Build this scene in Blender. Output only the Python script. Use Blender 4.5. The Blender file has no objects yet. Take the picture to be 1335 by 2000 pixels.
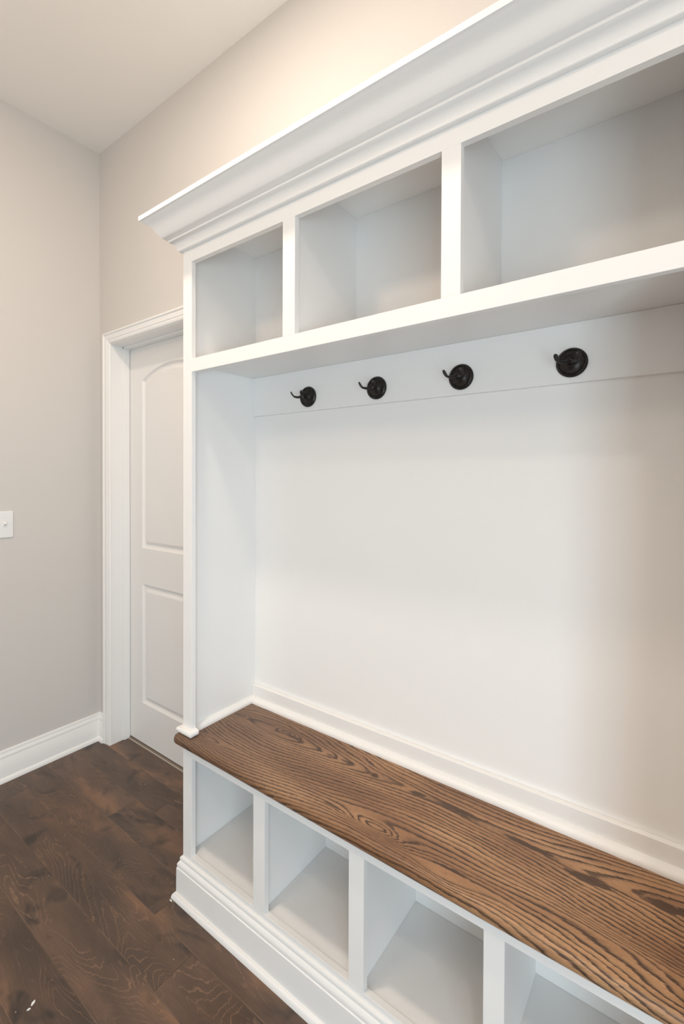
import bpy, bmesh, math, random
from mathutils import Vector, Matrix
from mathutils.geometry import tessellate_polygon

S = bpy.context.scene
COL = S.collection
random.seed(7)

# ------------------------------------------------------------------ camera
CX, CD, CH = 2.4511, 1.2091, 1.3678
YAW, PITCH, ROLL = map(math.radians, (36.3607, -0.6142, 0.2149))
F_PX = 910.9
fw = Vector((-math.sin(YAW) * math.cos(PITCH), math.cos(YAW) * math.cos(PITCH), math.sin(PITCH)))
rt = Vector((math.cos(YAW), math.sin(YAW), 0))
up = rt.cross(fw)
rt, up = rt * math.cos(ROLL) + up * math.sin(ROLL), up * math.cos(ROLL) - rt * math.sin(ROLL)
cam_d = bpy.data.cameras.new('camera')
cam = bpy.data.objects.new('camera', cam_d)
COL.objects.link(cam)
M = Matrix((rt, up, -fw)).transposed().to_4x4()
M.translation = Vector((CX, -CD, CH))
cam.matrix_world = M
cam_d.sensor_fit = 'VERTICAL'
cam_d.sensor_height = 36.0
cam_d.lens = 36.0 * F_PX / 2000.0
cam_d.shift_x = 0.44 / 2000.0
cam_d.shift_y = -58.27 / 2000.0
cam_d.clip_start = 0.02
S.camera = cam

# ------------------------------------------------------------------ colour management, world, lights
S.view_settings.view_transform = 'Standard'
S.view_settings.look = 'None'
S.view_settings.gamma = 1.0
S.view_settings.use_curve_mapping = False
S.view_settings.exposure = 0.0

world = bpy.data.worlds.new('world')
S.world = world
world.use_nodes = True
wb = world.node_tree.nodes['Background']
wb.inputs['Color'].default_value = (0.90, 0.95, 1.0, 1)
wb.inputs['Strength'].default_value = 0.15


def area(name, loc, target, sx, sy, power, col, shape='RECTANGLE', spread=180):
    d = bpy.data.lights.new(name, 'AREA')
    d.shape = shape
    d.size = sx
    d.size_y = sy
    d.energy = power
    d.color = col
    d.spread = math.radians(spread)
    o = bpy.data.objects.new(name, d)
    COL.objects.link(o)
    o.location = loc
    o.rotation_euler = (Vector(target) - Vector(loc)).to_track_quat('-Z', 'Y').to_euler()
    return o


# recessed ceiling lamp in front of the built-in, an added unseen fill further down the room,
# an added point light lifting the ceiling, side daylight, two added warm fills behind
LIGHTS = {
    'ceiling_lamp': (17.5, (1.0, 0.86, 0.72)),
    'ceiling_fill_far': (8.0, (1.0, 0.88, 0.78)),
    'ceiling_lift_fill': (18.0, (1.0, 0.77, 0.56)),
    'glass_door_side': (68.0, (0.74, 0.90, 1.0)),
    'warm_fill_front': (3.0, (1.0, 0.80, 0.60)),
    'warm_fill_far': (4.0, (1.0, 0.80, 0.60)),
}
L_ = LIGHTS
area('ceiling_lamp', (1.42, -0.86, 3.022), (1.42, -0.86, 0), 0.13, 0.13, *L_['ceiling_lamp'], 'DISK')
area('ceiling_fill_far', (2.9, -1.7, 3.022), (2.9, -1.7, 0), 0.13, 0.13, *L_['ceiling_fill_far'], 'DISK')
area('glass_door_side', (3.56, -2.42, 0.80), (0, -2.42, 0.80), 1.90, 1.45, *L_['glass_door_side'])
area('warm_fill_front', (1.3, -3.56, 1.5), (1.3, 0, 1.5), 1.5, 1.3, *L_['warm_fill_front'])
area('warm_fill_far', (2.83, -3.56, 1.5), (2.83, 0, 1.5), 0.9, 1.3, *L_['warm_fill_far'])
pd = bpy.data.lights.new('ceiling_lift_fill', 'POINT')
pd.energy, pd.color = L_['ceiling_lift_fill']
pd.shadow_soft_size = 0.12
po_ = bpy.data.objects.new('ceiling_lift_fill', pd)
COL.objects.link(po_)
po_.location = (1.3, -1.75, 2.62)

area('door_gap_fill', (0.5, 0.40, 2.28), (0.5, 0.40, 0), 0.2, 0.2, 3.0, (1.0, 0.85, 0.7), 'DISK')  # unseen fill added to light the gap under the door

# ------------------------------------------------------------------ materials


def new_mat(name):
    m = bpy.data.materials.new(name)
    m.use_nodes = True
    nt = m.node_tree
    return m, nt, nt.nodes['Principled BSDF']


class NB:
    """tiny node builder"""

    def __init__(s, nt):
        s.nt = nt

    def n(s, typ, **kw):
        x = s.nt.nodes.new(typ)
        for k, v in kw.items():
            setattr(x, k, v)
        return x

    def put(s, sock, v):
        if isinstance(v, bpy.types.NodeSocket):
            s.nt.links.new(v, sock)
        else:
            sock.default_value = v

    def m(s, op, a, b=0.0, c=None, clamp=False):
        x = s.n('ShaderNodeMath', operation=op, use_clamp=clamp)
        s.put(x.inputs[0], a)
        if op not in ('ABSOLUTE', 'SQRT', 'FRACT', 'EXPONENT'):
            s.put(x.inputs[1], b)
        if c is not None:
            s.put(x.inputs[2], c)
        return x.outputs[0]

    def noise(s, vec, scale, detail=2.0, rough=0.5, dist=0.0, w=None):
        x = s.n('ShaderNodeTexNoise')
        if w is not None:
            x.noise_dimensions = '4D'
            s.put(x.inputs['W'], w)
        s.put(x.inputs['Vector'], vec)
        x.inputs['Scale'].default_value = scale
        x.inputs['Detail'].default_value = detail
        x.inputs['Roughness'].default_value = rough
        x.inputs['Distortion'].default_value = dist
        return x.outputs['Fac']

    def scale(s, vec, sc):
        x = s.n('ShaderNodeVectorMath', operation='MULTIPLY')
        s.put(x.inputs[0], vec)
        x.inputs[1].default_value = sc
        return x.outputs[0]

    def ramp(s, fac, stops, interp='LINEAR'):
        x = s.n('ShaderNodeValToRGB')
        cr = x.color_ramp
        cr.interpolation = interp
        while len(cr.elements) < len(stops):
            cr.elements.new(0.5)
        for e, (p, c) in zip(cr.elements, stops):
            e.position = p
            e.color = (c[0], c[1], c[2], 1) if isinstance(c, tuple) else (c, c, c, 1)
        s.put(x.inputs[0], fac)
        return x.outputs[0]

    def mix(s, fac, a, b, mode='MIX'):
        x = s.n('ShaderNodeMix', data_type='RGBA', blend_type=mode)
        s.put(x.inputs[0], fac)
        s.put(x.inputs[6], (a[0], a[1], a[2], 1) if isinstance(a, tuple) else a)
        s.put(x.inputs[7], (b[0], b[1], b[2], 1) if isinstance(b, tuple) else b)
        return x.outputs[2]

    def bump(s, h, strength, dist, bsdf):
        x = s.n('ShaderNodeBump')
        x.inputs['Strength'].default_value = strength
        x.inputs['Distance'].default_value = dist
        s.put(x.inputs['Height'], h)
        s.nt.links.new(x.outputs[0], bsdf.inputs['Normal'])


def paint(name, col, rough, bump_scale=300, bump=0.05, var=0.015, coat=0.0):
    m, nt, b = new_mat(name)
    k = NB(nt)
    co = k.n('ShaderNodeTexCoord').outputs['Object']
    v = k.noise(co, 2.5, 3)
    c2 = tuple(x * (1 - var * 2) for x in col)
    k.put(b.inputs['Base Color'], k.mix(v, col, c2))
    b.inputs['Roughness'].default_value = rough
    if coat:
        b.inputs['Coat Weight'].default_value = coat
    k.bump(k.noise(co, bump_scale, 2), bump, 0.001, b)
    return m


MAT_TRIM = paint('white_trim_paint', (0.88, 0.868, 0.853), 0.42, 120, 0.03)
MAT_WALL = paint('greige_wall_paint', (0.655, 0.62, 0.588), 0.75, 260, 0.12)
MAT_CEIL = paint('ceiling_paint', (0.90, 0.865, 0.82), 0.85, 200, 0.15)
MAT_DOOR = paint('door_paint', (0.84, 0.82, 0.80), 0.42, 180, 0.06)
MAT_PLATE = paint('white_plastic', (0.85, 0.85, 0.85), 0.25, 50, 0.0)
MAT_DARK = paint('dark_subfloor', (0.03, 0.022, 0.018), 0.9)
MAT_HALL = paint('lightened_hall_brown', (0.24, 0.185, 0.15), 0.6)  # brown lightened to offset the shade under the door
MAT_PRIMER = paint('creamy_caulk_paint', (0.83, 0.79, 0.75), 0.4, 150, 0.05)


def floor_mat():
    m, nt, b = new_mat('dark_stained_birch_planks')
    k = NB(nt)
    co = k.n('ShaderNodeTexCoord').outputs['Object']
    rnd = k.n('ShaderNodeObjectInfo').outputs['Random']
    off = k.m('MULTIPLY', rnd, 37.0)
    p = k.scale(co, (1.0, 3.6, 1.0))
    # swirling light growth lines
    n1 = k.noise(k.scale(co, (0.75, 3.4, 1.0)), 2.0, 2.0, 0.42, 0.7, w=off)
    fine = k.noise(p, 30, 2, 0.6, w=off)
    g = k.m('ADD', k.m('MULTIPLY', n1, 46.0), k.m('MULTIPLY', fine, 1.1))
    t = k.m('FRACT', g)
    line = k.ramp(t, [(0.0, 0.0), (0.40, 0.0), (0.5, 1.0), (0.60, 0.0), (1.0, 0.0)])
    msk = k.noise(p, 3.5, 2, 0.5, w=k.m('ADD', off, 5.0))
    line = k.m('MULTIPLY', line, k.ramp(msk, [(0.42, 0.10), (0.60, 1.0)]))
    # cloudy stain
    cl = k.noise(p, 2.4, 3, 0.55, 0.3, w=k.m('ADD', off, 11.0))
    base = k.ramp(cl, [(0.28, (0.064, 0.042, 0.031)), (0.45, (0.098, 0.061, 0.043)), (0.58, (0.138, 0.083, 0.056)),
                       (0.70, (0.235, 0.128, 0.075))])
    dk = k.noise(k.scale(co, (1.0, 1.5, 1.0)), 7.0, 2, 0.6, 0.8, w=k.m('ADD', off, 23.0))
    base = k.mix(k.ramp(dk, [(0.56, 0.0), (0.70, 0.80)]), base, (0.028, 0.023, 0.021))
    # fine streaks along the board
    st = k.noise(k.scale(co, (8.0, 120.0, 1.0)), 3.0, 3, 0.7, w=off)
    base = k.mix(k.ramp(st, [(0.35, 0.22), (0.65, 0.0)]), base, (0.02, 0.014, 0.011))
    col = k.mix(k.m('MULTIPLY', line, 0.55), base, (0.32, 0.185, 0.11))
    tone = k.m('MULTIPLY_ADD', rnd, 0.20, 0.93)
    tc = k.n('ShaderNodeCombineXYZ')
    for i in range(3):
        nt.links.new(tone, tc.inputs[i])
    col = k.mix(1.0, col, tc.outputs[0], 'MULTIPLY')
    # worn, lighter long edges
    sep = k.n('ShaderNodeSeparateXYZ')
    nt.links.new(co, sep.inputs[0])
    ey = k.m('GREATER_THAN', k.m('ABSOLUTE', sep.outputs[1]), 0.0614)
    wear = k.m('MULTIPLY', ey, k.ramp(k.noise(co, 9, 2, w=off), [(0.38, 0.12), (0.58, 0.75)]))
    col = k.mix(wear, col, (0.26, 0.175, 0.125))
    # construction dust specks
    vo = k.n('ShaderNodeTexVoronoi')
    geo = k.n('ShaderNodeNewGeometry').outputs['Position']
    nt.links.new(geo, vo.inputs['Vector'])
    vo.inputs['Scale'].default_value = 34.0
    sp = k.m('LESS_THAN', vo.outputs['Distance'], 0.055)
    rs = k.n('ShaderNodeSeparateColor')
    nt.links.new(vo.outputs['Color'], rs.inputs[0])
    sp = k.m('MULTIPLY', sp, k.m('LESS_THAN', rs.outputs[0], 0.16))
    col = k.mix(k.m('MULTIPLY', sp, 0.7), col, (0.55, 0.52, 0.48))
    k.put(b.inputs['Base Color'], col)
    k.put(b.inputs['Roughness'], k.ramp(cl, [(0.3, 0.30), (0.7, 0.40)]))
    b.inputs['Specular IOR Level'].default_value = 0.5
    k.bump(k.m('ADD', k.m('MULTIPLY', st, 0.6), k.m('MULTIPLY', n1, 1.5)), 0.12, 0.002, b)
    return m


def oak_mat():
    """stained red oak: growth-ring field with a cathedral figure running along the board"""
    m, nt, b = new_mat('stained_oak')
    k = NB(nt)
    co = k.n('ShaderNodeTexCoord').outputs['Object']
    sep = k.n('ShaderNodeSeparateXYZ')
    nt.links.new(co, sep.inputs[0])
    x0, yr, z0 = sep.outputs
    # unwrap the rounded front edge so that the figure runs on over it
    y0 = k.m('ADD', yr, k.m('MINIMUM', k.m('SUBTRACT', z0, 0.5400), 0.0))
    cmb = k.n('ShaderNodeCombineXYZ')
    nt.links.new(x0, cmb.inputs[0])
    nt.links.new(y0, cmb.inputs[1])
    co = cmb.outputs[0]
    wob = k.m('SUBTRACT', k.noise(k.scale(co, (1.3, 3.0, 1.0)), 3.0, 1.5, 0.4), 0.5)
    wob2 = k.m('SUBTRACT', k.noise(k.scale(co, (5.0, 16.0, 1.0)), 2.2, 3, 0.55), 0.5)
    x = k.m('ADD', x0, k.m('MULTIPLY', wob2, 0.06))
    y = k.m('ADD', k.m('ADD', y0, k.m('MULTIPLY', wob, 0.022)), k.m('MULTIPLY', wob2, 0.006))

    def gauss(cx, cy, sx, sy, amp):
        dx = k.m('DIVIDE', k.m('SUBTRACT', x, cx), sx)
        dx = k.m('MULTIPLY', dx, dx)
        if cy is None:
            d = dx
        else:
            dy = k.m('DIVIDE', k.m('SUBTRACT', y, cy), sy)
            d = k.m('ADD', dx, k.m('MULTIPLY', dy, dy))
        return k.m('MULTIPLY', k.m('EXPONENT', k.m('MULTIPLY', d, -1.0)), amp)
    dv = k.m('SUBTRACT', y, -0.112)
    ridge = k.m('MULTIPLY', k.m('SQRT', k.m('ADD', k.m('MULTIPLY', dv, dv), 0.00022)), -88.0)
    g = k.m('ADD', ridge, k.m('MULTIPLY', k.noise(k.scale(co, (0.5, 14.0, 1.0)), 1.4, 1, 0.5), 2.6))
    for a in ((1.38, None, 0.36, 0, 7.5), (2.72, None, 0.42, 0, 7.5), (1.872, -0.281, 0.085, 0.018, 5.4),
              (1.20, -0.279, 0.10, 0.017, 4.2), (1.215, -0.118, 0.03, 0.012, 2.5), (1.415, -0.100, 0.035, 0.010, 2.2),
              (2.36, -0.262, 0.16, 0.02, -2.2), (2.05, -0.312, 0.10, 0.015, 2.2)):
        g = k.m('ADD', g, gauss(*a))
    jag = k.noise(k.scale(co, (6.0, 60.0, 1.0)), 8.0, 4, 0.6)
    g = k.m('ADD', g, k.m('MULTIPLY', jag, 0.62))
    t = k.m('FRACT', g)
    wv = k.noise(k.scale(co, (2.0, 14.0, 1.0)), 2.5, 2, 0.5)
    tt = k.m('DIVIDE', t, k.m('MULTIPLY_ADD', wv, 0.9, 0.55))
    line = k.ramp(tt, [(0.0, 0.0), (0.05, 0.95), (0.22, 1.0), (0.34, 0.50), (0.54, 0.14), (1.0, 0.0)])
    # smoky dark pools where the figure turns
    pool = None
    for a in ((2.17, -0.117, 0.07, 0.009, 1.0), (2.30, -0.136, 0.055, 0.011, 1.05), (2.43, -0.122, 0.035, 0.014, 1.05), (1.895, -0.118, 0.028, 0.009, 1.0),
              (1.768, -0.116, 0.018, 0.011, 0.95), (1.67, -0.112, 0.03, 0.005, 0.8), (1.46, -0.110, 0.05, 0.006, 0.9), (1.60, -0.118, 0.02, 0.006, 0.7),
              (1.74, -0.283, 0.045, 0.0035, 0.9), (1.215, -0.120, 0.03, 0.010, 0.6), (2.06, -0.283, 0.05, 0.005, 0.8), (2.00, -0.112, 0.06, 0.006, 0.8)):
        q = gauss(*a)
        pool = q if pool is None else k.m('ADD', pool, q)
    pool = k.ramp(k.m('ADD', pool, k.m('MULTIPLY', k.m('SUBTRACT', jag, 0.5), 1.4)), [(0.42, 0.0), (0.56, 0.92)])
    fade = k.noise(k.scale(co, (1.6, 20.0, 1.0)), 2.2, 2, 0.5)
    line = k.m('MULTIPLY', line, k.ramp(fade, [(0.34, 0.72), (0.52, 1.0)]))
    line = k.m('MAXIMUM', line, pool)
    big = k.noise(k.scale(co, (1.0, 5.0, 1.0)), 2.4, 2, 0.5)
    light = k.ramp(big, [(0.30, (0.27, 0.130, 0.062)), (0.50, (0.40, 0.208, 0.100)), (0.68, (0.54, 0.305, 0.155))])
    col = k.mix(k.m('MULTIPLY', line, 0.95), light, (0.036, 0.020, 0.014))
    # open pores: short dark dashes along the grain
    po = k.noise(k.scale(co, (30.0, 620.0, 100.0)), 1.6, 2, 0.7)
    col = k.mix(k.ramp(po, [(0.52, 0.0), (0.66, 0.50)]), col, (0.055, 0.030, 0.020))
    ml = k.noise(k.scale(co, (60.0, 260.0, 60.0)), 4.0, 2, 0.6)
    col = k.mix(k.ramp(ml, [(0.35, 0.20), (0.60, 0.0)]), col, (0.10, 0.05, 0.03))
    # left end greyed and darkened: its sheen and lighting painted into the colour
    dvv = k.m('DIVIDE', x0, 3.0)
    lf = k.ramp(dvv, [(0.385, 0.62), (0.62, 0.0)])
    col = k.mix(lf, col, (0.085, 0.053, 0.039))
    k.put(b.inputs['Base Color'], col)
    k.put(b.inputs['Roughness'], k.ramp(line, [(0.0, 0.40), (1.0, 0.55)]))
    k.bump(k.m('SUBTRACT', 1.0, k.m('ADD', k.m('MULTIPLY', line, 0.5), k.m('MULTIPLY', po, 0.5))), 0.25, 0.0008, b)
    return m


def bronze_mat():
    m, nt, b = new_mat('oil_rubbed_bronze')
    k = NB(nt)
    co = k.n('ShaderNodeTexCoord').outputs['Object']
    n = k.noise(co, 90, 3, 0.6)
    k.put(b.inputs['Base Color'], k.ramp(n, [(0.35, (0.016, 0.014, 0.013)), (0.7, (0.036, 0.030, 0.027))]))
    b.inputs['Metallic'].default_value = 0.55
    b.inputs['Roughness'].default_value = 0.38
    return m


MAT_FLOOR = floor_mat()
MAT_OAK = oak_mat()
MAT_BRONZE = bronze_mat()
MAT_NICKEL = paint('strip_metal', (0.50, 0.44, 0.38), 0.4)

# ------------------------------------------------------------------ mesh helpers


def link(name, bm, mat, parent=None, smooth=False, loc=None):
    bmesh.ops.remove_doubles(bm, verts=bm.verts, dist=1e-6)
    bmesh.ops.recalc_face_normals(bm, faces=bm.faces)
    me = bpy.data.meshes.new(name)
    bm.to_mesh(me)
    bm.free()
    me.materials.append(mat)
    if smooth:
        me.polygons.foreach_set('use_smooth', [True] * len(me.polygons))
        me.set_sharp_from_angle(angle=math.radians(38))
    o = bpy.data.objects.new(name, me)
    COL.objects.link(o)
    if loc is not None:
        o.location = loc
    if parent is not None:
        o.parent = parent
        # parents are unrotated, unscaled: keep world coordinates
        o.matrix_parent_inverse = Matrix.Translation(-parent.location)
    return o


def add_box(bm, x0, x1, y0, y1, z0, z1, bev=0.0):
    t = bmesh.new()
    vs = [t.verts.new((x, y, z)) for x in (x0, x1) for y in (y0, y1) for z in (z0, z1)]
    for f in ((0, 1, 3, 2), (4, 6, 7, 5), (0, 4, 5, 1), (2, 3, 7, 6), (0, 2, 6, 4), (1, 5, 7, 3)):
        t.faces.new([vs[i] for i in f])
    bmesh.ops.recalc_face_normals(t, faces=t.faces)
    if bev:
        bmesh.ops.bevel(t, geom=list(t.edges), offset=bev, segments=2, profile=0.5, affect='EDGES')
    me = bpy.data.meshes.new('tmp')
    t.to_mesh(me)
    t.free()
    bm.from_mesh(me)
    bpy.data.meshes.remove(me)
    return bm


def box(name, mat, parent, *r, bev=0.0012):
    return link(name, add_box(bmesh.new(), *r, bev=bev), mat, parent)


def sweep(name, mat, parent, prof, path, N, closed_prof=True, smooth=True):
    """prof: (e, n) pairs; path: (point, offset vector) pairs; vertex = P + e*O + n*N"""
    bm = bmesh.new()
    N = Vector(N)
    rings = []
    for P, O in path:
        rings.append([bm.verts.new(Vector(P) + e * Vector(O) + n * N) for e, n in prof])
    k = len(prof)
    for a, b in zip(rings, rings[1:]):
        for i in range(k if closed_prof else k - 1):
            j = (i + 1) % k
            bm.faces.new((a[i], a[j], b[j], b[i]))
    for r in (rings[0], rings[-1]):
        bm.faces.new(r)
    return link(name, bm, mat, parent, smooth)


def props(o, label=None, cat=None, group=None, kind=None):
    for k_, v in (('label', label), ('category', cat), ('group', group), ('kind', kind)):
        if v:
            o[k_] = v
    return o


def empty(name, loc=(0, 0, 0)):
    o = bpy.data.objects.new(name, None)
    o.empty_display_size = 0.1
    COL.objects.link(o)
    o.location = loc
    return o


# ------------------------------------------------------------------ room shell
H = 3.031
RX, RY = 3.50, -3.50          # right wall, front wall (behind camera)
DX0, DX1, DZ = 0.1107, 0.8787, 2.035   # door opening in the back wall
TW = 0.115

bm = bmesh.new()
add_box(bm, -0.12, DX0, 0, TW, 0, H)
add_box(bm, DX1, RX + 0.12, 0, TW, 0, H)
add_box(bm, DX0, DX1, 0, TW, DZ + 0.001, H)
props(link('wall_back', bm, MAT_WALL), kind='structure')

bm = bmesh.new()
add_box(bm, -0.12, 0, RY - 0.12, 0, 0, H)
props(link('wall_left', bm, MAT_WALL), kind='structure')

bm = bmesh.new()   # right wall with a glass door
wy0, wy1, wz0, wz1 = -3.40, -1.44, 0.0, 2.10
add_box(bm, RX, RX + 0.12, wy1, 0, 0, H)
add_box(bm, RX, RX + 0.12, RY - 0.12, wy0, 0, H)
add_box(bm, RX, RX + 0.12, wy0, wy1, wz1, H)
props(link('wall_right', bm, MAT_WALL), kind='structure')

bm = bmesh.new()   # wall behind the camera with a wide opening
fx0, fx1, fz0, fz1 = 0.5, 2.1, 0.80, 2.20      # window
gx0, gx1, gz1 = 2.35, 3.30, 2.20               # second window
add_box(bm, 0, fx0, RY - 0.12, RY, 0, H)
add_box(bm, fx1, gx0, RY - 0.12, RY, 0, H)
add_box(bm, gx1, RX, RY - 0.12, RY, 0, H)
add_box(bm, fx0, fx1, RY - 0.12, RY, 0, fz0)
add_box(bm, fx0, fx1, RY - 0.12, RY, fz1, H)
add_box(bm, gx0, gx1, RY - 0.12, RY, gz1, H)
add_box(bm, gx0, gx1, RY - 0.12, RY, 0, fz0)
props(link('wall_front', bm, MAT_WALL), kind='structure')

props(link('ceiling', add_box(bmesh.new(), -0.12, RX + 0.12, RY - 0.12, TW, H, H + 0.1), MAT_CEIL), kind='structure')

# window frames (outside the photograph, for the side daylight and the added warm fills)
for nm, ax in (('door_2', 'x'), ('window_1', 'y'), ('window_2', 'g')):
    bm = bmesh.new()
    if ax == 'x':
        a0, a1, z0, z1 = wy0, wy1, wz0, wz1
        def put(p0, p1, q0, q1): add_box(bm, RX + 0.03, RX + 0.055, p0, p1, q0, q1)
    else:
        a0, a1, z0, z1 = (fx0, fx1, fz0, fz1) if ax == 'y' else (gx0, gx1, fz0, gz1)
        def put(p0, p1, q0, q1): add_box(bm, p0, p1, RY - 0.055, RY - 0.03, q0, q1)
    put(a0, a0 + 0.05, z0, z1)
    put(a1 - 0.05, a1, z0, z1)
    put(a0, a1, z0, z0 + 0.05)
    put(a0, a1, z1 - 0.05, z1)
    put((a0 + a1) / 2 - 0.02, (a0 + a1) / 2 + 0.02, z0, z1)
    props(link(nm, bm, MAT_TRIM), kind='structure')

# dark hallway pocket behind the closed door so no sky leaks round it
bm = bmesh.new()
add_box(bm, -0.1, 1.1, 0.60, 0.62, -0.02, 2.3)
add_box(bm, -0.12, -0.1, TW, 0.62, -0.02, 2.3)
add_box(bm, 1.1, 1.12, TW, 0.62, -0.02, 2.3)
add_box(bm, -0.12, 1.12, TW, 0.62, 2.3, 2.32)
props(link('wall_beyond', bm, MAT_WALL), kind='structure')
props(link('floor_beyond', add_box(bmesh.new(), -0.12, 1.12, 0.1355, 0.62, -0.03, -0.008), MAT_HALL), kind='structure')

# floor: screed below, every plank a piece of its own
floor = props(link('floor', add_box(bmesh.new(), 0, RX, RY, 0.135, -0.03, -0.0117), MAT_DARK), kind='structure')
PITCH_Y, Y0 = 0.1252, -0.0168
known = {0: [0.7225], 1: [0.5985], 2: [1.13], 3: [0.148, 1.3275], 4: [0.303], -1: [1.05]}
r = -1
while True:
    yt = Y0 - PITCH_Y * r
    yb = yt - PITCH_Y
    if yt <= RY + 0.01:
        break
    yt2, yb2 = min(yt, 0.083), max(yb, RY)
    cuts = list(known.get(r, []))
    start = cuts[-1] if cuts else random.uniform(-0.5, 0.4)
    if r == 5:
        start = -0.15
    xx = start
    first = True
    while xx < RX:
        xx += random.uniform(0.75, 1.25) + (0.45 if first and r < 6 else 0)
        first = False
        cuts.append(xx)
    xs = [0.0] + [c for c in cuts if 0.03 < c < RX - 0.05] + [RX]
    for a, b_ in zip(xs, xs[1:]):
        g_ = 0.0002
        cxp, cyp = (a + b_) / 2, (yt + yb) / 2
        bm = bmesh.new()
        dz = random.uniform(-0.0003, 0.0)
        add_box(bm, a + g_ - cxp, b_ - g_ - cxp, yb2 + g_ - cyp, yt2 - g_ - cyp, -0.0115, dz)
        top = [e for e in bm.edges if all(abs(v.co.z - dz) < 1e-5 for v in e.verts)]
        bmesh.ops.bevel(bm, geom=top, offset=0.0006, segments=1, affect='EDGES')
        link('plank', bm, MAT_FLOOR, floor, loc=(cxp, cyp, 0))
    r += 1

# ------------------------------------------------------------------ baseboards
BASE = [(0, 0), (0.027, 0), (0.0265, 0.006), (0.024, 0.013), (0.020, 0.0175), (0.0155, 0.019), (0.0150, 0.098),
        (0.0128, 0.1005), (0.0128, 0.1025), (0.0138, 0.108), (0.0125, 0.1135), (0.0085, 0.1185), (0.0065, 0.1215),
        (0.0072, 0.1265), (0.0068, 0.131), (0.004, 0.1345), (0, 0.1352)]
BASE_L = [(e * 0.9, z * 1.02) for e, z in BASE]
o = sweep('baseboard_left', MAT_TRIM, None, BASE_L, [((0, 0, 0), (1, 0, 0)), ((0, RY, 0), (1, 0, 0))], (0, 0, 1))
props(o, kind='structure')
o = sweep('baseboard_back', MAT_TRIM, None, BASE_L, [((0.001, 0, 0), (0, -1, 0)), ((0.0617, 0, 0), (0, -1, 0))], (0, 0, 1))
props(o, kind='structure')
o = sweep('baseboard_right', MAT_TRIM, None, BASE_L, [((RX, 0, 0), (-1, 0, 0)), ((RX, wy1 + 0.01, 0), (-1, 0, 0))], (0, 0, 1))
props(o, kind='structure')
o = sweep('baseboard_front', MAT_TRIM, None, BASE_L, [((0.03, RY, 0), (0, 1, 0)), ((RX - 0.03, RY, 0), (0, 1, 0))], (0, 0, 1))
props(o, kind='structure')

# ------------------------------------------------------------------ door casing, jamb, door
CW = 0.0545
CAS = [(0, 0), (0, 0.017), (0.0015, 0.0185), (0.0085, 0.0185), (0.011, 0.0165), (0.013, 0.0142), (0.0335, 0.0125),
       (0.036, 0.0100), (0.0395, 0.0100), (0.0415, 0.0115), (0.0485, 0.0105), (0.0525, 0.0075), (CW, 0.005), (CW, 0)]
xo0, xo1, zo = DX0 + 0.004 - CW, DX1 - 0.004 + CW, DZ + CW
casing = props(empty('trim_1', (DX0, 0, 0)), kind='structure')
sweep('casing_side', MAT_TRIM, casing, CAS, [((xo0, 0, 0), (1, 0, 0)), ((xo0, 0, zo), (1, 0, -1))], (0, -1, 0))
sweep('casing_head', MAT_TRIM, casing, CAS, [((xo0, 0, zo), (1, 0, -1)), ((xo1, 0, zo), (-1, 0, -1))], (0, -1, 0))
sweep('casing_side', MAT_TRIM, casing, CAS, [((xo1, 0, zo), (-1, 0, -1)), ((xo1, 0, 0), (-1, 0, 0))], (0, -1, 0))
JT = 0.002
box('jamb_side', MAT_TRIM, casing, DX0, DX0 + JT + 0.002, -0.001, TW + 0.01, 0, DZ, bev=0.0006)
box('jamb_side', MAT_TRIM, casing, DX1 - JT - 0.002, DX1, -0.001, TW + 0.01, 0, DZ, bev=0.0006)
box('jamb_head', MAT_TRIM, casing, DX0, DX1, -0.001, TW + 0.01, DZ - JT - 0.002, DZ, bev=0.0006)
ST = 0.0125
box('door_stop', MAT_TRIM, casing, DX0 + 0.004, DX0 + ST, 0.060, 0.0935, 0, DZ - 0.004, bev=0.0015)
box('door_stop', MAT_TRIM, casing, DX1 - ST, DX1 - 0.004, 0.060, 0.0935, 0, DZ - 0.004, bev=0.0015)
box('door_stop', MAT_TRIM, casing, DX0 + 0.004, DX1 - 0.004, 0.060, 0.0935, DZ - ST, DZ - 0.004, bev=0.0015)
props(box('trim_2', MAT_NICKEL, None, DX0 + 0.004, DX1 - 0.004, 0.0835, 0.0880, -0.0115, 0.004, bev=0.001), kind='structure')
props(box('trim_3', MAT_HALL, None, DX0 + 0.004, DX1 - 0.004, 0.0882, 0.135, -0.0115, 0.0062, bev=0.001), kind='structure')

YD = 0.0955
sx0, sx1, sz0, sz1 = DX0 + 0.0065, DX1 - 0.0065, 0.0115, DZ - 0.007
cxd = (sx0 + sx1) / 2
PX0, PX1 = 0.2365, 2 * cxd - 0.2365


def arch_loop(d):
    """upper panel outline moved inwards by d; arched head"""
    x0, x1, zb = PX0 + d, PX1 - d, 1.0045 + d
    zs, rise, w = 1.853, 0.062, (PX1 - PX0) / 2
    R = (w * w + rise * rise) / (2 * rise)
    cz = zs + rise - R
    Rd = R - d
    pts = [(x0, zb), (x1, zb)]
    hw = (x1 - x0) / 2
    a = math.asin(hw / Rd)
    n = 28
    for i in range(n + 1):
        th = a - 2 * a * i / n
        pts.append((cxd + Rd * math.sin(th), cz + Rd * math.cos(th)))
    return pts


def rect_loop(d):
    x0, x1, z0, z1 = PX0 + d, PX1 - d, 0.215 + d, 0.822 - d
    return [(x0, z0), (x1, z0), (x1, z1), (x0, z1)]


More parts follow.
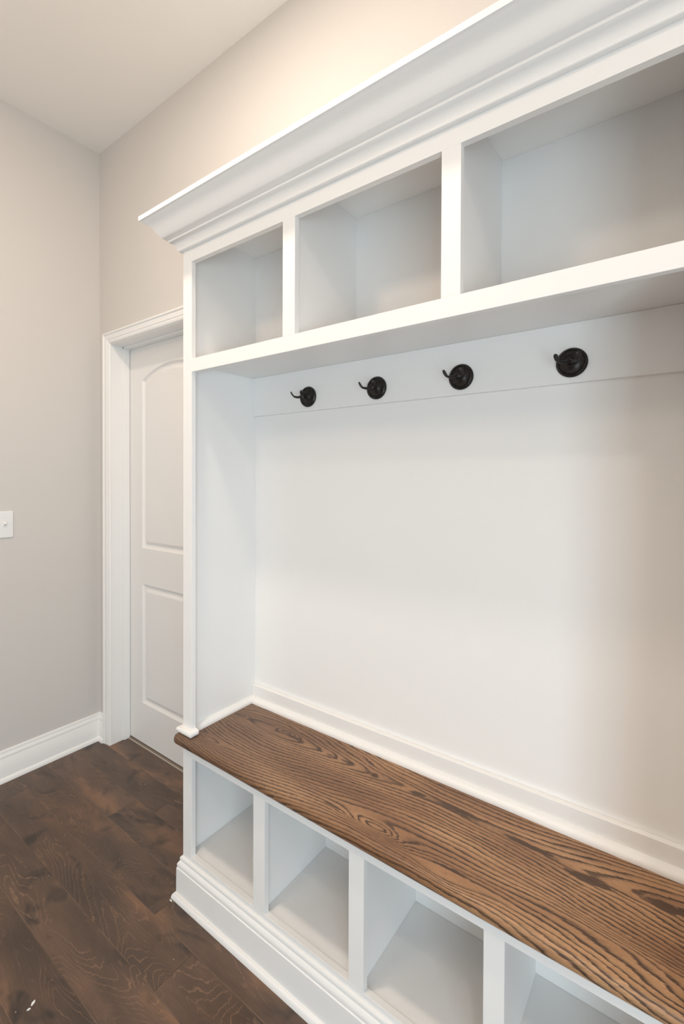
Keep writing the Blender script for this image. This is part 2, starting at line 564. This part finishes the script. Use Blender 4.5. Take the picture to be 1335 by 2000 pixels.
def door_face(bm, outer, holes):
    loops = [[Vector((x, z, 0)) for x, z in outer]] + [[Vector((x, z, 0)) for x, z in h] for h in holes]
    flat = [p for l in loops for p in l]
    vs = [bm.verts.new((p.x, YD, p.y)) for p in flat]
    for t in tessellate_polygon(loops):
        bm.faces.new([vs[i] for i in t])
    k0 = len(outer)
    back = [bm.verts.new((x, YD + 0.035, z)) for x, z in outer]
    for i in range(k0):
        j = (i + 1) % k0
        bm.faces.new((vs[i], vs[j], back[j], back[i]))
    bm.faces.new(back)


def raised_panel(loopf):
    prof = [(0.0, 0.0), (0.003, 0.0040), (0.010, 0.0092), (0.0155, 0.0105), (0.0205, 0.0100), (0.033, 0.0036), (0.037, 0.0022)]
    bm = bmesh.new()
    rings = [[bm.verts.new((x, YD + dep, z)) for x, z in loopf(d)] for d, dep in prof]
    k_ = len(rings[0])
    for a, b_ in zip(rings, rings[1:]):
        for i in range(k_):
            j = (i + 1) % k_
            bm.faces.new((a[i], a[j], b_[j], b_[i]))
    bm.faces.new(rings[-1])
    return bm


bm = bmesh.new()
door_face(bm, [(sx0, sz0), (sx1, sz0), (sx1, sz1), (sx0, sz1)], [arch_loop(0), rect_loop(0)])
door = props(link('door_1', bm, MAT_DOOR), kind='structure')
link('door_panel', raised_panel(arch_loop), MAT_DOOR, door)
link('door_panel', raised_panel(rect_loop), MAT_DOOR, door)

# ------------------------------------------------------------------ built-in: dimensions
XL, XR = 1.1475, 2.5170
D, TF = 0.301, 0.0165            # carcass depth, face frame thickness
PT = 0.018
S0, S1 = 1.1915, XR - 0.044      # inner edges of the outer stiles
YF = -D
YI = -D + TF                     # back of the face frame
ZB, ZT, ZTOP = 1.741, 2.0463, 2.189
ZR, ZSH = 1.6991, 1.7286
UD = ((1.5849, 1.6282), (2.0370, 2.0793))          # upper mid stiles
LD = ((1.4760, 1.5213), (1.8075, 1.8508), (2.1364, 2.1778))
ZBT = 0.5405                     # bench top

# ---- upper unit: cubbies, side panels down to the bench, hook rail, crown
upper = props(empty('cubby_cabinet', (XL, 0, ZBT)),
              'tall white built-in unit with three open cubbies under a crown molding above the bench', 'cabinet')
U = lambda n, *r, bev=0.0010, mat=MAT_TRIM: box(n, mat, upper, *r, bev=bev)
U('side_panel', XL, XL + PT, YI, 0.0, ZBT, ZTOP)
U('side_panel', XR - PT, XR, YI, 0.0, ZBT, ZTOP)
U('back_panel', XL + PT, XR - PT, -0.0035, -0.0005, ZBT, ZTOP, bev=0)
U('cubby_ceiling', XL + PT, XR - PT, YI, -0.0035, 2.1737, ZTOP - 0.0005)
U('shelf', XL + PT, XR - PT, YI, -0.0035, ZSH, ZB - 0.002)
for a, b_ in UD:
    c = (a + b_) / 2
    U('divider', c - 0.0092, c + 0.0092, YI, -0.0035, ZB - 0.002, 2.1737)
U('stile', XL, S0, YF, YI, ZBT, ZTOP)
U('stile', S1, XR, YF, YI, ZBT, ZTOP)
for a, b_ in UD:
    U('stile', a, b_, YF + 0.0002, YI, ZB, ZT, bev=0.0004)
U('rail', S0, S1, YF + 0.0002, YI, ZT, ZTOP, bev=0.0004)
U('rail', S0, S1, YF + 0.0002, YI, ZR, ZB, bev=0.0006)
U('hook_board', XL + PT, XR - PT, -0.0184, -0.0035, 1.5892, ZSH, bev=0.0015)
U('back_board', XL + PT, XR - PT, -0.0190, -0.0035, ZBT, 0.5995, bev=0.0015)

# quarter rounds: round stock in the profile of a shoe moulding
def quarter(w, h, n=7):
    p = [(0, 0), (w, 0)]
    for i in range(n):
        a = i / n * math.pi / 2
        p.append((w * math.cos(a), 0.002 + (h - 0.002) * math.sin(a)))
    p.append((0, h))
    return p


Q = quarter(0.0192, 0.0185)
sweep('quarter_round', MAT_TRIM, upper, Q, [((XL + PT, -0.0190, ZBT), (1, -1, 0)), ((XR - PT, -0.0190, ZBT), (-1, -1, 0))], (0, 0, 1))
sweep('quarter_round', MAT_TRIM, upper, Q, [((XL + PT, -0.0190, ZBT), (1, -1, 0)), ((XL + PT, YI + 0.004, ZBT), (1, 0, 0))], (0, 0, 1))
sweep('quarter_round', MAT_TRIM, upper, Q, [((XR - PT, -0.0190, ZBT), (-1, -1, 0)), ((XR - PT, YI + 0.004, ZBT), (-1, 0, 0))], (0, 0, 1))
FT = [(0, 0), (0.0070, 0), (0.0108, 0.0010), (0.0138, 0.0035), (0.0154, 0.0070), (0.0158, 0.0100), (0.0152, 0.0132), (0.0135, 0.0165), (0.0105, 0.0190), (0.0065, 0.0203), (0, 0.0205)]
for xa, xb in ((XL, S0), (S1, XR)):
    sweep('stile_foot', MAT_TRIM, upper, FT,
          [((xa, YI, ZBT), (-1, 0, 0)), ((xa, YF, ZBT), (-1, -1, 0)), ((xb, YF, ZBT), (1, -1, 0)), ((xb, YI, ZBT), (1, 0, 0))], (0, 0, 1))

CR = [(0, 2.0868), (0.0105, 2.0872), (0.0120, 2.0885), (0.0125, 2.0930), (0.0150, 2.1000), (0.0195, 2.1065), (0.0255, 2.1112),
      (0.0310, 2.1135), (0.0322, 2.1150), (0.0322, 2.1205), (0.0360, 2.1212), (0.0430, 2.1238), (0.0490, 2.1285), (0.0545, 2.1355),
      (0.0600, 2.1440), (0.0650, 2.1520), (0.0705, 2.1590), (0.0765, 2.1640), (0.0840, 2.1680), (0.0900, 2.1712), (0.0950, 2.1745),
      (0.0962, 2.1750), (0.0968, 2.1885), (0.0960, 2.1891), (0, 2.1891)]
sweep('crown_molding', MAT_TRIM, upper, CR,
      [((XL, 0, 0), (-1, 0, 0)), ((XL, YF, 0), (-1, -1, 0)), ((XR, YF, 0), (1, -1, 0)), ((XR, 0, 0), (1, 0, 0))], (0, 0, 1))

# ---- bench seat: one oak board with a bullnose edge
XN, YN = XL - 0.013, -0.327
zb_, zt_ = 0.509, ZBT
r_ = (zt_ - zb_) / 2
nose = [(0.0, zb_)]
for i in range(13):
    a = -math.pi / 2 + math.pi * i / 12
    nose.append((-YN - r_ * 0.62 + r_ * 0.62 * math.cos(a) + 0.003, zb_ + r_ + r_ * math.sin(a)))
nose.append((0.0, zt_))
bm = bmesh.new()
NP = len(nose)
ends = []
stations = [(XN, 0.62), (XN + 0.0012, 0.80), (XN + 0.004, 0.94), (XN + 0.009, 1.0), (XR + 0.004, 1.0), (XR + 0.009, 0.94), (XR + 0.012, 0.80), (XR + 0.013, 0.62)]
for xs_, sc in stations:
    ends.append([bm.verts.new((xs_, -max(e - (1 - sc) * r_ if e > 0.02 else e, 0.0), zb_ + r_ + (z - zb_ - r_) * (sc))) for e, z in nose])
for a, b_ in zip(ends, ends[1:]):
    for i in range(NP):
        j = (i + 1) % NP
        bm.faces.new((a[i], a[j], b_[j], b_[i]))
bm.faces.new(ends[0])
bm.faces.new(ends[-1])
bench = link('bench_seat', bm, MAT_OAK, None, True)
props(bench, 'long stained oak bench seat board with dark cathedral grain and rounded front edge', 'bench')

# ---- base unit with open shoe cubbies
base = props(empty('shoe_cubby_cabinet', (XL, 0, 0)),
             'low white built-in base cabinet with open shoe cubbies under the wooden bench seat', 'cabinet')
B = lambda n, *r, bev=0.0010, mat=MAT_TRIM: box(n, mat, base, *r, bev=bev)
ZL0, ZL1, ZLT = 0.1511, 0.4695, 0.509
ZFL = 0.1488
B('side_panel', XL, XL + PT, YI, 0, 0, ZLT)
B('side_panel', XR - PT, XR, YI, 0, 0, ZLT)
B('back_panel', XL + PT, XR - PT, -0.0094, -0.0004, ZFL, ZLT, bev=0)
B('cubby_floor', XL + PT, XR - PT, YI, -0.0094, ZFL - 0.016, ZFL, bev=0.0006)
B('stile', XL, S0, YF, YI, 0, ZLT)
B('stile', S1, XR, YF, YI, 0, ZLT)
for a, b_ in LD:
    B('stile', a, b_, YF + 0.0002, YI, ZL0, ZL1, bev=0.0004)
    c = (a + b_) / 2
    B('divider', c - 0.0092, c + 0.0092, YI, -0.0094, ZFL, ZLT)
B('rail', S0, S1, YF + 0.0002, YI, ZL1, ZLT, bev=0.0004)
B('rail', S0, S1, YF + 0.0002, YI, 0.0, ZL0, bev=0.0006)
sweep('baseboard_molding', MAT_TRIM, base, BASE,
      [((XL, 0, 0), (-1, 0, 0)), ((XL, YF, 0), (-1, -1, 0)), ((XR, YF, 0), (1, -1, 0)), ((XR, 0, 0), (1, 0, 0))], (0, 0, 1))

# ------------------------------------------------------------------ coat hooks
ZH = 1.6353
HX = (1.4353, 1.7042, 1.9684, 2.2368)
HL = ('dark bronze double coat hook, leftmost of the four on the white board',
      'dark bronze double coat hook, second from the left on the white board',
      'dark bronze double coat hook, third from the left on the white board',
      'dark bronze double coat hook, rightmost and nearest on the white board')


def plate_mesh():
    bm = bmesh.new()
    prof = [(0.0, 0.0), (0.0325, 0.0), (0.0339, 0.001), (0.0341, 0.003), (0.0333, 0.0052), (0.0312, 0.0066), (0.0300, 0.0084),
            (0.0288, 0.0090), (0.0276, 0.0084), (0.0266, 0.0066), (0.0240, 0.0062), (0.0190, 0.0072), (0.0130, 0.0096),
            (0.0090, 0.0130), (0.0070, 0.0180), (0.0062, 0.0240), (0.0060, 0.0285), (0.0052, 0.0320), (0.0030, 0.0338), (0.0, 0.0342)]
    n = 48
    rings = []
    for r, h in prof:
        if r == 0:
            rings.append([bm.verts.new((0, -h, 0))])
        else:
            rings.append([bm.verts.new((r * math.cos(2 * math.pi * i / n), -h, r * math.sin(2 * math.pi * i / n))) for i in range(n)])
    for a, b_ in zip(rings, rings[1:]):
        for i in range(n):
            j = (i + 1) % n
            q = [a[i % len(a)], a[j % len(a)], b_[j % len(b_)], b_[i % len(b_)]]
            u = []
            for v in q:
                if v not in u:
                    u.append(v)
            bm.faces.new(u)
    return bm


def prong_mesh(s):
    """swept, flattened arm ending in a spoon-shaped paddle"""
    bm = bmesh.new()
    #       x, out, up, half width (vertical-ish), half thickness
    key = [(0.000, 0.0265, 0.000, 0.0050, 0.0050), (0.0055 * s, 0.0325, -0.0035, 0.0046, 0.0044), (0.0112 * s, 0.0395, -0.0058, 0.0042, 0.0038),
           (0.0158 * s, 0.0455, -0.0052, 0.0042, 0.0033), (0.0190 * s, 0.0500, -0.0042, 0.0052, 0.0029), (0.0207 * s, 0.0540, -0.0012, 0.0067, 0.0025),
           (0.0219 * s, 0.0572, 0.0030, 0.0075, 0.0023), (0.0229 * s, 0.0598, 0.0070, 0.0068, 0.0022), (0.0235 * s, 0.0612, 0.0098, 0.0046, 0.0018),
           (0.0238 * s, 0.0618, 0.0110, 0.0018, 0.0010)]
    P = [Vector((k_[0], -k_[1], k_[2])) for k_ in key]
    n = 14
    rings = []
    for i, k_ in enumerate(key):
        t = (P[min(i + 1, len(P) - 1)] - P[max(i - 1, 0)]).normalized()
        side = t.cross(Vector((s * 0.55, -0.65, 0.0))).normalized()     # paddle breadth
        if side.z < 0:
            side = -side
        w = Vector((s * 0.75, 0.62, 0)).normalized()
        w = (w - t * w.dot(t)).normalized()
        nrm = t.cross(w).normalized()
        blend = min(1.0, i / 4.0)
        a_ax, b_ax = w, nrm
        ring = []
        for q in range(n):
            an = 2 * math.pi * q / n
            cup = -0.0016 * blend * (math.cos(an) ** 2 < 0.4) * (math.sin(an) > 0) if i > 4 else 0
            ring.append(bm.verts.new(P[i] + a_ax * k_[3] * math.cos(an) + b_ax * (k_[4] * math.sin(an) + cup)))
        rings.append(ring)
    for a, b_ in zip(rings, rings[1:]):
        for i in range(n):
            j = (i + 1) % n
            bm.faces.new((a[i], a[j], b_[j], b_[i]))
    bm.faces.new(rings[0])
    bm.faces.new(rings[-1])
    return bm


def make_hook():
    o = empty('coat_hook', (0, 0, 0))
    link('back_plate', plate_mesh(), MAT_BRONZE, o, True)
    for s in (-1, 1):
        link('prong', prong_mesh(s), MAT_BRONZE, o, True)
    return o


hook0 = make_hook()
for i, (hx, lab) in enumerate(zip(HX, HL)):
    if i == 0:
        o = hook0
    else:
        o = hook0.copy()
        COL.objects.link(o)
        for ch in list(hook0.children):
            c = ch.copy()
            COL.objects.link(c)
            c.parent = o
    o.location = (hx, -0.0184, ZH)
    props(o, lab, 'hook', 'bronze coat hooks on the white board')

# ------------------------------------------------------------------ light switch on the left wall
yc, zc = -0.4257, 1.1498
sw = props(empty('light_switch', (0, yc, zc)), 'white toggle light switch plate on the beige left wall', 'switch')
bm = add_box(bmesh.new(), 0, 0.0058, yc - 0.035, yc + 0.035, zc - 0.0592, zc + 0.0592)
e_ = [e for e in bm.edges if any(v.co.x > 0.005 for v in e.verts)]
bmesh.ops.bevel(bm, geom=e_, offset=0.004, segments=4, profile=0.6, affect='EDGES')
link('wall_plate', bm, MAT_PLATE, sw, True)
box('toggle_frame', MAT_PLATE, sw, 0.0055, 0.0064, yc - 0.0055, yc + 0.0055, zc - 0.0125, zc + 0.0125, bev=0.0003)
bm = add_box(bmesh.new(), 0.001, 0.0195, yc - 0.0046, yc + 0.0046, zc - 0.0060, zc + 0.0060, bev=0.0010)
bmesh.ops.rotate(bm, verts=bm.verts, cent=(0.003, yc, zc), matrix=Matrix.Rotation(math.radians(-32), 3, 'Y'))
link('toggle', bm, MAT_PLATE, sw)
for dz in (-0.030, 0.030):
    bm = bmesh.new()
    bmesh.ops.create_cone(bm, cap_ends=True, segments=20, radius1=0.0032, radius2=0.0026, depth=0.0012,
                          matrix=Matrix.Translation((0.0062, yc, zc + dz)) @ Matrix.Rotation(math.pi / 2, 4, 'Y'))
    link('screw', bm, MAT_PLATE, sw)

# ------------------------------------------------------------------ chips of white paint and caulk left on the floor
def chip(pts, lab):
    bm = bmesh.new()
    lo = [bm.verts.new((x, y, 0.0)) for x, y in pts]
    hi = [bm.verts.new((x * 0.97 + 0.03 * pts[0][0], y * 0.97 + 0.03 * pts[0][1], 0.0014)) for x, y in pts]
    n = len(pts)
    for i in range(n):
        j = (i + 1) % n
        bm.faces.new((lo[i], lo[j], hi[j], hi[i]))
    bm.faces.new(hi)
    bm.faces.new(lo)
    props(link('paint_chip', bm, MAT_PLATE), lab, 'chip', 'chips of white paint on the floor')


chip([(1.0982, -0.7112), (1.1038, -0.7145), (1.1064, -0.7213), (1.1045, -0.7242), (1.0987, -0.7197), (1.0976, -0.7146)], 'longer white paint chip on the dark floor boards near the left foreground')
chip([(1.111, -0.7265), (1.1118, -0.7303), (1.1091, -0.7351), (1.1063, -0.7329), (1.1076, -0.7276)], 'short white paint chip just below a longer one on the dark floor')
chip([(1.123, -0.3313), (1.1333, -0.3316), (1.1352, -0.3347), (1.1243, -0.3349)], 'tiny white caulk crumb on the floor at the left corner of the base cabinet')
